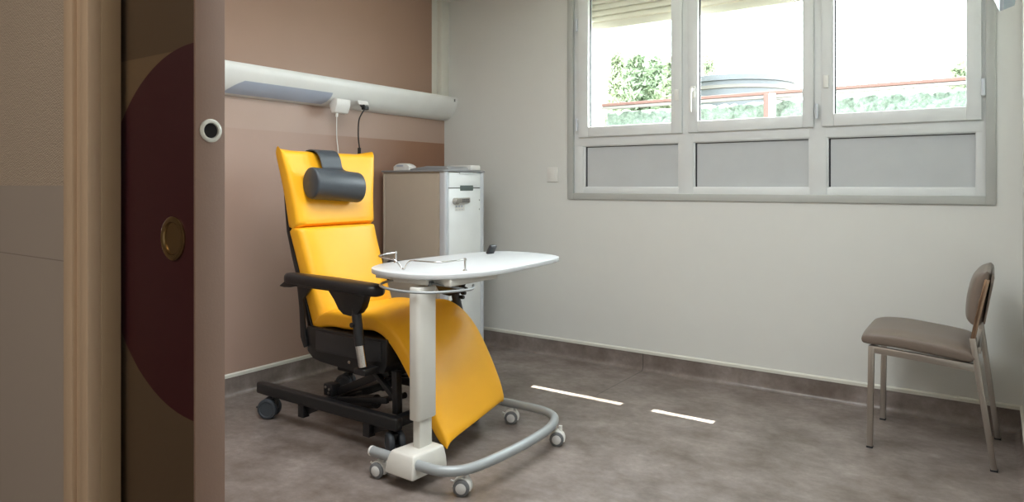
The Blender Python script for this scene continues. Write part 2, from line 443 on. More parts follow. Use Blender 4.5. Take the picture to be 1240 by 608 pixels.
bm = bm_new(); add_box(bm, (.11, -.97, 1.655), (.122, -.885, 1.685), .003, rot=Matrix.Rotation(-.5, 3, 'Y')); obj('socket_strip', bm, 'white_plastic', ru, label='small white socket strip')
bm = bm_new(); add_box(bm, (.1265, -.045, 1.765), (.134, -.03, 1.785), .001); obj('screw_cover', bm, 'undergrey', ru)

hd = thing('wall_plug_unit', 'white angled plug unit hanging from the wall rail beside the black plug', 'plug', (.12, -1.09, 1.60))
bm = bm_new(); pr = [(.085, 1.640), (.125, 1.678), (.158, 1.672), (.156, 1.635), (.135, 1.590), (.108, 1.585)]
add_prism(bm, pr, 'Y', -1.175, -1.065, .005); obj('body', bm, 'white_plastic', hd)
bm = bm_new(); add_tube(bm, [(.122, -1.145, 1.59), (.121, -1.145, 1.565)], .008); obj('nozzle', bm, 'white_plastic', hd)
bm = bm_new(); add_tube(bm, catmull([(.121, -1.145, 1.57), (.115, -1.140, 1.45), (.11, -1.125, 1.30), (.10, -1.16, 1.0), (.16, -1.3, .65), (.35, -1.48, .48), (.60, -1.56, .43), (.695, -1.60, .43)]), .0028, 8); obj('cable', bm, 'white_plastic', hd)
bk = thing('power_cable', 'black power cable and plug hanging from the white wall rail', 'cable', (.12, -.92, 1.63))
bm = bm_new(); add_tube(bm, [(.102, -.925, 1.662), (.135, -.928, 1.635)], .014, 14); add_box(bm, (.118, -.945, 1.625), (.15, -.905, 1.65), .006); obj('plug', bm, 'blackplastic', bk)
bm = bm_new(); add_tube(bm, catmull([(.14, -.93, 1.635), (.148, -.965, 1.60), (.13, -.975, 1.55), (.115, -.965, 1.45), (.11, -.95, 1.36), (.10, -.95, 1.2), (.10, -1.04, .9), (.18, -1.25, .55), (.40, -1.42, .44), (.60, -1.48, .40), (.695, -1.50, .40)]), .0042, 8); obj('cord', bm, 'blackplastic', bk)
bm = bm_new(); add_tube(bm, [(.1105, -.952, 1.385), (.108, -.95, 1.335)], .011, 14); obj('ferrite', bm, 'blackplastic', bk)

# light switch
sw = thing('light_switch', 'white square light switch on the wall left of the window', 'switch', (.96, 0, 1.17))
box('plate', (.918, -.009, 1.17), (1.0, -.001, 1.268), 'white_plastic', sw, .003)
bm = bm_new(); add_box(bm, (.934, -.012, 1.19), (.984, -.008, 1.25), .002); add_box(bm, (.944, -.0125, 1.196), (.974, -.0115, 1.199)); obj('rocker', bm, 'white_plastic', sw)

# ------------------------------------------------------------------ bedside cabinet
cx0, cx1, cy0, cy1, ct = .07, .62, -.715, -.315, 1.245
cab = thing('bedside_cabinet', 'tall white and beige bedside cabinet standing in the corner', 'cabinet', (.35, -.51, 0))
def rr(x0, x1, y0, y1, r, n=6):
    out = []
    for cx, cy, a0 in ((x1-r, y1-r, 0), (x0+r, y1-r, 90), (x0+r, y0+r, 180), (x1-r, y0+r, 270)):
        for k in range(n+1):
            a = math.radians(a0+90*k/n); out.append((cx+r*math.cos(a), cy+r*math.sin(a)))
    return out
bm = bm_new(); add_box(bm, (cx0+.01, cy0+.004, .085), (cx1-.035, cy1-.004, ct-.012)); obj('carcass', bm, 'cab_side', cab)
bm = bm_new()
bm.free()
for xa, xb, ya, yb in ((cx1-.055, cx1, cy0, cy0+.036), (cx1-.055, cx1, cy1-.036, cy1), (cx0, cx0+.03, cy0, cy0+.03)):
    bm = bm_new(); add_prism(bm, rr(xa, xb, ya, yb, .014), 'Z', .075, ct-.012); obj('corner_profile', bm, 'cab_edge' if xa > .3 else 'cab_side', cab)
bm = bm_new(); add_box(bm, (cx0+.035, cy0-.001, .11), (cx1-.06, cy0+.006, ct-.03)); obj('side_panel', bm, 'cab_side', cab)
bm = bm_new(); add_prism(bm, rr(cx0-.012, cx1+.008, cy0-.012, cy1+.012, .03), 'Z', ct-.012, ct, .002); obj('worktop', bm, 'cab_top', cab)
yA, yB = cy0+.037, cy1-.037
dr = box('drawer', (cx1-.03, yA+.002, 1.133), (cx1-.004, yB-.002, ct-.016), 'cab_front', cab, .002)
bm = bm_new(); add_box(bm, (cx1-.010, yA+.10, 1.222), (cx1+.006, yA+.23, 1.230), .002); obj('grip_lip', bm, 'cab_front', dr)
dd = box('door', (cx1-.03, yA+.002, .13), (cx1-.004, yB-.002, 1.127), 'cab_front', cab, .002)
bm = bm_new(); add_box(bm, (cx1-.012, yA+.11, 1.112), (cx1-.001, yA+.245, 1.148), .006); obj('handle', bm, 'slot', dd, label='dark grey-green grip between drawer and door')
bm = bm_new(); add_box(bm, (cx1-.032, yA, 1.126), (cx1-.012, yB, 1.134)); obj('drawer_gap', bm, 'dark', cab)
bm = bm_new(); add_box(bm, (cx1-.005, yA+.055, 1.035), (cx1+.018, yA+.19, 1.068), .006)
add_lathe(bm, [(.0, -.005), (.021, -.004), (.021, .024), (.017, .028), (0, .028)], (cx1, yA+.055, 1.048), 'X', 20); lk = obj('lock', bm, 'brushed', dd, label='silver cylinder lock body')
bm = bm_new()
for r in range(2):
    for k in range(5): add_box(bm, (cx1+.0175, yA+.108+k*.014, 1.042+r*.011), (cx1+.0195, yA+.117+k*.014, 1.049+r*.011))
obj('keypad', bm, 'undergrey', lk)
bm = bm_new(); add_box(bm, (cx1-.0045, yA+.06, .985), (cx1-.003, yA+.155, 1.032)); st = obj('sticker', bm, 'white_plastic', dd)
bm = bm_new()
for k in range(3): add_box(bm, (cx1-.0031, yA+.07+k*.027, .992), (cx1-.0022, yA+.084+k*.027, .995)); add_box(bm, (cx1-.0031, yA+.066+k*.027, 1.008), (cx1-.0022, yA+.08+k*.027, 1.02))
obj('print_mark', bm, 'diff', st)
for zz in (.99, 1.05):
    bm = bm_new(); add_box(bm, (cx1-.0045, yB-.018, zz-.004), (cx1-.003, yB-.012, zz+.004)); obj('hinge_screw', bm, 'dark', dd)
bm = bm_new(); add_box(bm, (cx0+.03, cy0+.03, .065), (cx1-.03, cy1-.03, .09)); obj('plinth', bm, 'cab_edge', cab)
for x in (cx0+.07, cx1-.07):
    for y in (cy0+.06, cy1-.06):
        bm = bm_new(); add_lathe(bm, [(.0, -.011), (.024, -.011), (.030, -.006), (.030, .006), (.024, .011), (0, .011)], (x, y, .030), 'Y', 20)
        add_box(bm, (x-.012, y-.014, .045), (x+.012, y+.014, .07), .003); obj('castor', bm, 'tyre', cab)
# things on top
bm = bm_new(); add_prism(bm, [(.265, 0), (.275, .010), (.42, .026), (.58, .022), (.60, 0)], 'Y', -.66, -.45, .002)
for v in bm.verts: v.co.z += ct+.001
tag(obj('folded_tray', bm, 'cab_top'), 'flat grey sloping tray lying on top of the bedside cabinet', 'tray')
ph = thing('telephone_handset', 'small white rounded handset unit on top of the bedside cabinet', 'telephone', (.17, -.80+.14, ct))
bm = bm_new(); prof = [(-.09, 0), (-.088, .012), (-.06, .027), (-.02, .036), (.02, .036), (.06, .027), (.088, .012), (.09, 0)]
add_prism(bm, [(.17+a*.8, ct+.020+b*.8) for a, b in prof], 'Y', -.64, -.57, .004); obj('body', bm, 'white_plastic', ph)
bm = bm_new(); add_box(bm, (.13, -.642, ct+.028), (.19, -.6385, ct+.038), .001); obj('display', bm, 'diff', ph)
bm = bm_new(); add_box(bm, (.10, -.64, ct+.001), (.24, -.57, ct+.022), .003); obj('base', bm, 'white_plastic', ph)
bm = bm_new(); add_box(bm, (.42, -.44, ct+.001), (.60, -.335, ct+.034), .006)
tag(obj('storage_box', bm, 'white_plastic'), 'low white box at the front of the bedside cabinet top', 'box')

# ------------------------------------------------------------------ recliner
rec = thing('recliner_chair', 'bright yellow medical recliner on a black wheeled base', 'recliner', (.85, -1.58, 0))
NU = 56
def cushion_rings(keys, k=8, p=5.0, ear=0, end0=True, end1=True, endr=.03, flare=0, bulge=0):
    """keys: (near front point, far front point, thickness vector)"""
    Ns = catmull([q[0] for q in keys], k); Fs = catmull([q[1] for q in keys], k); Ts = catmull([q[2] for q in keys], k)
    rows = []; n = len(Ns)
    L = [0]
    for i in range(1, n): L.append(L[-1]+((Ns[i]+Fs[i])/2-(Ns[i-1]+Fs[i-1])/2).length)
    for i in range(n):
        C = (Ns[i]+Fs[i])/2+Ts[i]/2; U = (Fs[i]-Ns[i])/2; W = -Ts[i]/2
        s = 1.0
        if end0 and L[i] < endr: s = math.sqrt(max(0, 1-(1-L[i]/endr)**2))
        if end1 and L[-1]-L[i] < endr: s = math.sqrt(max(0, 1-(1-(L[-1]-L[i])/endr)**2))
        s = .12+.88*s
        ring = []
        for j in range(NU):
            a = 2*PI*j/NU; c, d = math.cos(a), math.sin(a)
            u = math.copysign(abs(c)**(2/p/1.6), c); w = math.copysign(abs(d)**(2/p), d)
            q = C+U*u+W*(w*s)
            if ear and w > -2: q = q+W.normalized()*ear*abs(u)**4*(L[-1]-L[i])/L[-1]
            if bulge and w > 0: q = q+W.normalized()*bulge*(1-abs(u)**3)*s
            ring.append(q)
        rows.append(ring)
    return rows
def K(nx, ny, nz, fx, fy, fz, tx, tz): return (V(nx, ny, nz), V(fx, fy, fz), V(tx, 0, tz))
# upper back: top row first
up = [K(.545, -1.878, 1.325, .552, -1.262, 1.320, -.065, .004), K(.553, -1.868, 1.29, .560, -1.266, 1.285, -.08, -.004),
      K(.578, -1.850, 1.20, .582, -1.280, 1.20, -.09, -.014), K(.608, -1.835, 1.08, .608, -1.300, 1.08, -.095, -.018), K(.636, -1.822, .945, .636, -1.312, .945, -.10, -.02)]
rows = cushion_rings(up, 10, ear=.030, endr=.02, bulge=.004)
# raise the top corners into points
for i, r in enumerate(rows[:14]):
    f = (1-i/14)**2
    for j, q in enumerate(r):
        c = math.cos(2*PI*j/NU); q.z += .015*f*abs(c)**14 - .004*f*(1-abs(c)**2)
bm = bm_new(); add_loft(bm, rows); bk_u = obj('upper_backrest', bm, 'yellow', rec, smooth=60)
lo = [K(.633, -1.822, .949, .633, -1.312, .949, -.10, -.02), K(.672, -1.815, .84, .672, -1.318, .84, -.10, -.03), K(.722, -1.812, .70, .722, -1.318, .70, -.098, -.035),
      K(.772, -1.810, .56, .772, -1.318, .56, -.095, -.03), K(.806, -1.808, .46, .806, -1.318, .46, -.09, -.03)]
bm = bm_new(); add_loft(bm, cushion_rings(lo, 10, endr=.018, bulge=.012)); obj('lower_backrest', bm, 'yellow', rec, smooth=60)
# seat + leg rest, one continuous surface cut in two parts
st = [K(.735, -1.815, .525, .735, -1.312, .525, 0, -.075), K(.84, -1.818, .560, .84, -1.310, .560, 0, -.085), K(.97, -1.820, .563, .97, -1.308, .563, .0, -.085),
      K(1.08, -1.820, .574, 1.08, -1.308, .575, -.005, -.085), K(1.17, -1.820, .570, 1.165, -1.308, .577, -.03, -.080), K(1.26, -1.820, .528, 1.26, -1.308, .535, -.058, -.060),
      K(1.345, -1.820, .45, 1.345, -1.308, .455, -.072, -.045), K(1.435, -1.820, .335, 1.42, -1.308, .34, -.078, -.036), K(1.515, -1.822, .205, 1.478, -1.308, .225, -.074, -.030),
      K(1.572, -1.823, .112, 1.500, -1.308, .150, -.060, -.018), K(1.588, -1.823, .082, 1.502, -1.308, .118, -.045, .0)]
rows = cushion_rings(st, 8, endr=.045, bulge=.006)
cut = 5*8
for i, r in enumerate(rows):
    f = max(0, (i-(len(rows)-14))/14)**2
    for j, q in enumerate(r):
        c = math.cos(2*PI*j/NU); k_ = abs(c)**4 if c < 0 else abs(c)**4*.2
        q.z += f*(.016*(1-abs(c)**2)-.012*k_); q.x += f*.006*k_
bm = bm_new(); add_loft(bm, rows[:cut+1]); obj('seat', bm, 'yellow', rec, smooth=60)
bm = bm_new(); add_loft(bm, rows[cut:]); obj('leg_rest', bm, 'yellow', rec, smooth=60)
# black back shell and seat box
bm = bm_new()
for y0, y1 in ((-1.812, -1.318),):
    pr = [(.500, 1.10), (.512, 1.0), (.522, .92), (.560, .80), (.62, .64), (.678, .48), (.688, .37), (.700, .36), (.74, .36), (.74, .42), (.70, .50), (.64, .66), (.585, .80), (.548, .92), (.535, 1.0), (.52, 1.10)]
    add_prism(bm, pr, 'Y', y0, y1, .004)
obj('back_shell', bm, 'blackplastic', rec)
bm = bm_new(); add_prism(bm, [(.700, .475), (.690, .42), (.705, .355), (.745, .325), (.80, .315), (1.07, .300), (1.215, .325), (1.235, .36), (1.235, .475)], 'Y', -1.832, -1.300, .008); obj('seat_frame', bm, 'black', rec)
for yy, sg in ((-1.832, -1), (-1.300, 1)):
    bm = bm_new(); add_prism(bm, [(.775, .462), (1.205, .462), (1.205, .378), (1.16, .370), (.785, .366), (.775, .376)], 'Y', yy, yy+sg*.008, .003); sp = obj('side_panel', bm, 'panel', rec)
    for px, pz in ((1.0, .345), (1.16, .335)):
        bm = bm_new(); add_lathe(bm, [(.007, 0), (.007, .004), (.004, .006), (0, .006)], (px, yy, pz), (V(1, 0, 0), V(0, 0, 1), V(0, sg, 0)), 12); obj('bolt', bm, 'brushed', sp)
# head pillow + strap
hp = []
for k in range(9): a = k/8*PI/2; hp.append((.060+.013*math.sin(a), -.185+.012*(1-math.cos(a))))
hp = [(.0, -.187), (.045, -.187)]+hp+[(-1, 0)]
prof = [(.0, -.188), (.060, -.188), (.067, -.186), (.071, -.182), (.073, -.172), (.0725, 0), (.073, .172), (.071, .182), (.067, .186), (.060, .188), (.0, .188)]
bm = bm_new(); add_lathe(bm, prof, (.658, -1.622, 1.148), 'Y', 40)
for v in bm.verts:
    v.co.x = .658+(v.co.x-.658)*.86; v.co.z = 1.148+(v.co.z-1.148)*1.08; v.co.y = -1.618+(v.co.y+1.622)*.835
    v.co.z -= (v.co.y+1.618)*.075
pl = obj('head_pillow', bm, 'pillow', rec, smooth=50, label='slate-grey cylindrical head pillow')
bm = bm_new()
for yy, sg in ((-1.7985, -1), (-1.4255, 1)):
    pass
pts = catmull([(.672, 1.215), (.628, 1.225), (.603, 1.24), (.597, 1.28), (.590, 1.325), (.565, 1.346), (.535, 1.344), (.500, 1.325), (.488, 1.27), (.492, 1.15)] and [(.672, 0, 1.215), (.628, 0, 1.222), (.606, 0, 1.24), (.600, 0, 1.285), (.584, 0, 1.314), (.556, 0, 1.327), (.525, 0, 1.327), (.500, 0, 1.318), (.488, 0, 1.27), (.492, 0, 1.15)], 6)
rings = []
for i, p in enumerate(pts):
    d = (pts[min(i+1, len(pts)-1)]-pts[max(i-1, 0)]).normalized(); nrm = V(-d.z, 0, d.x) * -1
    sl = .045*min(1, max(0, (1.335-p.z)/.12)) if i < len(pts)*.55 else 0
    y0, y1 = -1.680+sl*.6, -1.545+sl*.45
    rings.append([p+V(0, y0, 0)-nrm*.003, p+V(0, y1, 0)-nrm*.003, p+V(0, y1, 0)+nrm*.003, p+V(0, y0, 0)+nrm*.003])
add_loft(bm, rings); obj('pillow_strap', bm, 'pillow', rec, smooth=50, label='slate-grey strap over the top of the backrest')
# armrests
def arm(yc, sg):
    bm = bm_new(); rings = []
    N = 26
    for i in range(N+1):
        t = i/N; x = .640+.645*t
        hw = .038+.017*t
        e = 1.0
        if t < .09: e = math.sqrt(max(.0, 1-(1-t/.09)**2))*.92+.08
        if t > .86: e = math.sqrt(max(.0, 1-((t-.86)/.14)**2))*.96+.04
        zc = .709+.004*math.sin(t*PI)-.010*t
        th = .0275*(.35+.65*math.sqrt(e))
        rings.append([V(x, yc+hw*e*math.copysign(abs(math.cos(a))**.75, math.cos(a)), zc+th*math.copysign(abs(math.sin(a))**.75, math.sin(a))) for a in [2*PI*k/20 for k in range(20)]])
    add_loft(bm, rings); ar = obj('armrest', bm, 'armpad', rec, smooth=60)
    bm = bm_new(); add_box(bm, (.70, yc-.028, .678), (1.22, yc+.028, .690), .004)
    add_prism(bm, [(.955, .684), (1.20, .684), (1.175, .62), (1.15, .592), (1.105, .578), (1.06, .582), (1.03, .60), (1.0, .64)], 'Y', yc-.022, yc+.022, .006); obj('bracket', bm, 'blackplastic', ar)
    bm = bm_new(); add_prism(bm, [(.625, .672), (.67, .70), (.76, .694), (.76, .684), (.71, .672), (.66, .668)], 'Y', yc-.03, yc+.02, .003); obj('lever', bm, 'blackplastic', ar)
    bm = bm_new(); add_prism(bm, [(.60, .71), (.66, .69), (.745, .684), (.745, .66), (.68, .60), (.70, .44), (.715, .38), (.69, .37), (.665, .42), (.655, .56), (.64, .66)], 'Y', yc-sg*.068-.006, yc-sg*.068+.006, .002); obj('rear_bracket', bm, 'black', rec)
    ty = yc+sg*.012
    bm = bm_new(); add_tube(bm, [(1.118, yc, .625), (1.158, ty, .455)], .0215, 18); add_lathe(bm, [(.0, -.012), (.015, -.010), (.015, .010), (0, .012)], (1.118, yc+sg*-.0, .54), 'X', 12)
    add_tube(bm, [(1.13, yc+sg*.022, .545), (1.13, yc+sg*.036, .545)], .011, 12)
    su = obj('arm_support', bm, 'black', ar)
    bm = bm_new(); add_tube(bm, [(1.156, ty, .462), (1.178, ty, .367)], .0195, 18); obj('chrome_sleeve', bm, 'chrome', su, label='chrome lower sleeve')
    bm = bm_new(); add_box(bm, (1.14, ty-.02, .335), (1.21, ty-sg*.065+.0, .362) if sg < 0 else (1.21, ty+.02, .362), .003)
    add_box(bm, (1.14, min(ty, ty-sg*.07), .336), (1.20, max(ty, ty-sg*.07), .356), .003)
    obj('support_lug', bm, 'black', rec)
    return ar
arm(-1.902, -1); fa = arm(-1.235, 1)
# knobs on the far support and the hand control
for k in range(3):
    bm = bm_new(); add_lathe(bm, [(0, -.012), (.009, -.012), (.011, 0), (.009, .012), (0, .012)], (1.165+k*.010, -1.225, .575+k*.022), 'X', 14); obj('knob', bm, 'blackplastic', fa)
bm = bm_new(); add_tube(bm, catmull([(1.26, -1.20, .70), (1.30, -1.19, .76), (1.33, -1.20, .81)]), .008, 10)
add_box(bm, (1.325, -1.225, .80), (1.345, -1.175, .852), .007, rot=Matrix.Rotation(.5, 3, 'Y')); obj('hand_control', bm, 'panel', rec)
# base
def caster(bmx, x, y, rz, R=.05):
    pass
for yy in (-1.868, -1.352):
    bm = bm_new(); add_box(bm, (.385, yy-.022, .112), (1.350, yy+.022, .168), .010, 3); ra = obj('base_rail', bm, 'black', rec)
    for x in (.725, 1.165):
        bm = bm_new(); add_box(bm, (x-.02, yy-.018, .055), (x+.02, yy+.018, .115), .002)
        add_prism(bm, [(x+.018, .115), (x+.018, .065), (x+.13, .115)], 'Y', yy+.005, yy+.012); obj('rail_foot', bm, 'black', ra)
for x in (.86, 1.31):
    bm = bm_new(); add_box(bm, (x-.022, -1.85, .118), (x+.022, -1.37, .160), .004); obj('cross_bar', bm, 'black', rec)
for yy in (-1.80, -1.41):
    bm = bm_new(); add_bar(bm, [(1.27, yy, .155), (1.265, yy, .34)], .035, .030, (1, 0, 0)); add_bar(bm, [(1.26, yy, .215), (1.11, yy, .33)], .02, .025, (0, 1, 0)); obj('post', bm, 'black', rec)
    bm = bm_new(); add_bar(bm, [(.82, yy+.02, .155), (1.20, yy+.02, .325)], .018, .035, (0, 0, 1)); add_bar(bm, [(.90, yy-.01, .15), (1.22, yy-.01, .205)], .018, .028, (0, 0, 1)); obj('scissor_arm', bm, 'black', rec)
    bm = bm_new(); add_box(bm, (.81, yy-.02, .160), (.87, yy+.03, .215), .003); pb = obj('pivot_bracket', bm, 'black', rec)
    for px, pz in ((.825, .20), (.85, .192), (.845, .175)):
        bm = bm_new(); add_lathe(bm, [(.006, 0), (.006, .004), (0, .005)], (px, yy-.020, pz), (V(1, 0, 0), V(0, 0, 1), V(0, -1, 0)), 10); obj('bolt', bm, 'brushed', pb)
bm = bm_new(); add_tube(bm, [(.87, -1.70, .105), (1.04, -1.70, .14)], .032, 18); add_box(bm, (.83, -1.745, .07), (.90, -1.655, .155), .008); add_tube(bm, [(1.03, -1.70, .138), (1.22, -1.70, .20)], .014, 12); obj('lift_motor', bm, 'blackplastic', rec)
bm = bm_new(); add_tube(bm, catmull([(.80, -1.75, .315), (.83, -1.77, .295), (.88, -1.76, .30), (.92, -1.72, .32)]), .004, 8); obj('wire', bm, 'blackplastic', rec)
def rec_caster(x, y, rz):
    rot = Matrix.Rotation(rz, 3, 'Z'); ax = rot @ V(0, 1, 0); fx = rot @ V(1, 0, 0); c = V(x, y, .05)
    bm = bm_new(); stem = V(x, y, 0)+fx*.03
    add_tube(bm, [stem+V(0, 0, .085), stem+V(0, 0, .118)], .013, 14)
    t = bmesh.new(); add_box(t, (-.02, -.016, -.005), (.045, .016, .042), .008)
    t.transform(Matrix.Translation(c) @ rot.to_4x4()); merge(bm, t)
    t = bmesh.new(); add_box(t, (-.065, -.012, -.002), (-.035, .012, .006), .003); t.transform(Matrix.Translation(c) @ rot.to_4x4()); merge(bm, t)
    ca = obj('castor', bm, 'blackplastic', rec)
    for s in (-1, 1):
        bm = bm_new(); pr = [(0, .010), (.036, .010), (.047, .012), (.050, .018), (.050, .028), (.046, .034), (.037, .036), (.034, .033), (0, .033)]
        add_lathe(bm, [(r, s*t_) for r, t_ in pr], c, (fx, V(0, 0, 1), ax), 28); obj('wheel', bm, 'tyre', ca)
for a in ((.465, -1.868, .5), (1.305, -1.850, 2.6), (.435, -1.352, .35), (1.32, -1.352, .8)): rec_caster(*a)

# ------------------------------------------------------------------ overbed table
tb = thing('overbed_table', 'white overbed table on a curved grey castor base before the recliner', 'table', (1.56, -1.60, 0))
out = [(1.265, -1.935), (1.20, -1.80), (1.187, -1.70), (1.19, -1.45), (1.235, -1.16), (1.275, -1.065), (1.36, -1.025), (1.48, -1.03), (1.61, -1.075), (1.695, -1.15), (1.705, -1.24), (1.695, -1.42), (1.745, -1.70), (1.725, -1.83), (1.66, -1.965), (1.56, -2.02), (1.44, -2.018), (1.33, -1.99)]
# smooth symmetric outline
def bez(pts, k): return [(p.x, p.y) for p in catmull([(x, y, 0) for x, y in pts], k, True)]
out = [(1.262, -1.945), (1.203, -1.84), (1.186, -1.70), (1.190, -1.45), (1.222, -1.22), (1.262, -1.10), (1.345, -1.035), (1.48, -1.030), (1.61, -1.065), (1.690, -1.135), (1.722, -1.26), (1.738, -1.45), (1.748, -1.68), (1.728, -1.82), (1.668, -1.945), (1.57, -2.01), (1.45, -2.022), (1.34, -1.998)]
bm = bm_new(); add_prism(bm, bez(out, 6), 'Z', .784, .805, .003); obj('table_top', bm, 'white_top', tb, smooth=50)
bm = bm_new(); add_box(bm, (1.42, -1.98, .760), (1.60, -1.30, .7845), .006); add_box(bm, (1.30, -1.96, .765), (1.42, -1.55, .7845), .004); obj('support_plate', bm, 'white_col', tb)
bm = bm_new(); add_box(bm, (1.59, -1.93, .755), (1.68, -1.62, .7845), .004); obj('tilt_bracket', bm, 'white_col', tb)
bm = bm_new(); add_prism(bm, rr(1.535, 1.592, -2.015, -1.905, .018), 'Z', .238, .753, .004); obj('outer_column', bm, 'white_col', tb)
bm = bm_new(); add_prism(bm, rr(1.546, 1.582, -1.998, -1.925, .005), 'Z', .10, .26, .001); obj('inner_column', bm, 'white_col', tb)
# foot block: tapered prism
bm = bm_new()
bot = [(1.478, -2.085), (1.630, -2.090), (1.640, -1.90), (1.500, -1.89)]; top = [(1.492, -2.066), (1.618, -2.072), (1.628, -1.908), (1.512, -1.90)]
rings = []
for z, f in ((.045, 0), (.085, .25), (.112, .7), (.124, 1.0), (.130, 1.35)):
    rings.append([V(b[0]+(t_[0]-b[0])*f, b[1]+(t_[1]-b[1])*f, z) for b, t_ in zip(bot, top)])
t = bmesh.new(); add_loft(t, rings); bmesh.ops.recalc_face_normals(t, faces=t.faces[:])
bmesh.ops.bevel(t, geom=[e for e in t.edges if e.calc_face_angle(0) > .5], offset=.007, segments=3, profile=.5, affect='EDGES'); merge(bm, t)
obj('foot_block', bm, 'white_col', tb)
tube = catmull([(1.382, -2.052, .095), (1.50, -2.053, .095), (1.60, -2.053, .095), (1.68, -2.052, .095), (1.735, -2.040, .095), (1.785, -2.0, .095), (1.812, -1.93, .095), (1.828, -1.80, .095), (1.835, -1.65, .095), (1.829, -1.50, .095), (1.812, -1.40, .095), (1.775, -1.315, .095), (1.72, -1.268, .095), (1.65, -1.248, .095), (1.56, -1.246, .095), (1.44, -1.25, .095)], 6)
bm = bm_new(); add_tube(bm, tube, .0195, 20); bt = obj('base_tube', bm, 'greytube', tb, smooth=60)
bm = bm_new(); add_tube(bm, [(1.374, -2.052, .095), (1.383, -2.052, .095)], .0200, 20); obj('end_plug', bm, 'white_plastic', bt)
bm = bm_new(); add_tube(bm, [(1.432, -1.25, .095), (1.441, -1.25, .095)], .0200, 20); obj('end_plug', bm, 'white_plastic', bt)
def tcaster(px, py, rz):
    rot = Matrix.Rotation(rz, 3, 'Z'); ax = rot @ V(0, 1, 0); fx = rot @ V(1, 0, 0); c = V(px, py, .031)
    st_ = c+fx*.016
    bm = bm_new(); add_tube(bm, [V(st_.x, st_.y, .055), V(st_.x, st_.y, .085)], .008, 12)
    rg = []
    for s in (-.019, -.015, .015, .019):
        k = .033 if abs(s) > .016 else .036
        rg.append([c+ax*s+fx*(k*math.cos(a))+V(0, 0, k*math.sin(a)) for a in [math.radians(-20+200*q/14) for q in range(15)]])
    add_loft(bm, rg, True)
    add_tube(bm, [c-fx*.030+V(0, 0, .012), c-fx*.046+V(0, 0, .018)], .004, 8)
    ca = obj('castor', bm, 'white_plastic', tb)
    for s in (-1, 1):
        bm = bm_new(); add_lathe(bm, [(r, s*t_) for r, t_ in ((0, .017), (.026, .017), (.031, .019), (.031, .027), (.027, .030), (.0, .030))], c, (fx, V(0, 0, 1), ax), 28); w = obj('wheel', bm, 'tyre_grey', ca)
        bm = bm_new(); add_lathe(bm, [(r, s*t_) for r, t_ in ((0, .029), (.020, .029), (.020, .0315), (.017, .033), (0, .033))], c, (fx, V(0, 0, 1), ax), 24); obj('hub_cap', bm, 'cap_white', w)
tcaster(1.415, -2.045, .15); tcaster(1.78, -1.98, .45); tcaster(1.815, -1.36, .45); tcaster(1.49, -1.245, .45)
# book-stop wire and release loop
zr = .850
wire = catmull([(1.222, -1.762, zr), (1.232, -1.83, zr), (1.262, -1.900, zr), (1.300, -1.935, zr), (1.37, -1.955, zr), (1.408, -1.958, zr-.004), (1.425, -1.950, zr-.022), (1.438, -1.945, .812), (1.455, -1.950, .812), (1.475, -1.958, zr-.022), (1.50, -1.962, zr-.003), (1.55, -1.966, zr), (1.625, -1.955, zr), (1.648, -1.93, zr), (1.656, -1.87, zr), (1.659, -1.815, zr)], 5)
bm = bm_new(); add_tube(bm, wire, .0036, 10); bs = obj('book_stop_rail', bm, 'chrome', tb, smooth=70)
for x, y in ((1.222, -1.762), (1.659, -1.815)):
    bm = bm_new(); add_tube(bm, [(x, y, .805), (x, y, .856)], .0045, 12); add_lathe(bm, [(0, .804), (.009, .8045), (.008, .809), (.004, .811), (0, .811)], (x, y, 0), 'Z', 16); add_lathe(bm, [(0, -.007), (.007, -.005), (.007, .005), (0, .007)], (x, y, zr), 'Z', 12); obj('rail_post', bm, 'chrome', bs)
zl = .738
loop = catmull([(1.36, -1.78, .757), (1.30, -1.84, .745), (1.30, -1.92, zl), (1.36, -1.985, zl), (1.46, -2.025, zl), (1.56, -2.03, zl), (1.64, -1.995, zl), (1.70, -1.885, zl), (1.715, -1.84, zl+.003), (1.69, -1.80, zl+.01)], 6)
bm = bm_new(); add_tube(bm, loop, .0055, 10)
rings = None
obj('release_loop', bm, 'greytube', tb, smooth=70)
bm = bm_new(); add_bar(bm, [(1.60, -1.955, .766), (1.70, -1.87, .742)], .022, .006); add_tube(bm, [(1.60, -1.965, .766), (1.60, -1.945, .766)], .010, 14); obj('release_lever', bm, 'undergrey', tb)

# ------------------------------------------------------------------ side chair
ch = thing('side_chair', 'taupe vinyl side chair with brushed steel legs facing left by the right wall', 'chair', (3.17, -.38, 0))
for y, far in ((-.600, 0), (-.165, 1)):
    bm = bm_new(); add_bar(bm, [(2.955, y, .006), (2.962, y, .447)], .024, .024, (1, 0, 0)); l = obj('leg', bm, 'legsteel', ch)
    bm = bm_new(); add_box(bm, (2.942, y-.013, 0), (2.968, y+.013, .008), .002); obj('foot_glide', bm, 'dark', l)
    bm = bm_new(); add_bar(bm, [(3.402+.014*far, y, .006), (3.363+.018*far, y, .29), (3.330+.022*far, y, .525)], .022, .026, (0, 1, 0)); l = obj('leg', bm, 'legsteel', ch)
    bm = bm_new(); add_box(bm, (3.389+.014*far, y-.013, 0), (3.415+.014*far, y+.013, .008), .002); obj('foot_glide', bm, 'dark', l)
    bm = bm_new(); add_bar(bm, [(2.962, y, .433), (3.352+.02*far, y, .405)], .022, .030, (0, 0, 1)); obj('side_rail', bm, 'legsteel', ch)
    bm = bm_new(); add_bar(bm, [(3.331+.022*far, y, .518), (3.345+.018*far, y, .60), (3.380+.01*far, y, .768)], .018, .018, (0, 1, 0)); obj('back_post', bm, 'steel_warm_glint', ch, label='steel backrest post, warm reflection put into its colour')
for x, z in ((2.962, .430), (3.35, .478)):
    bm = bm_new(); add_bar(bm, [(x, -.60, z), (x, -.165, z)], .018, .026); obj('cross_rail', bm, 'legsteel', ch)
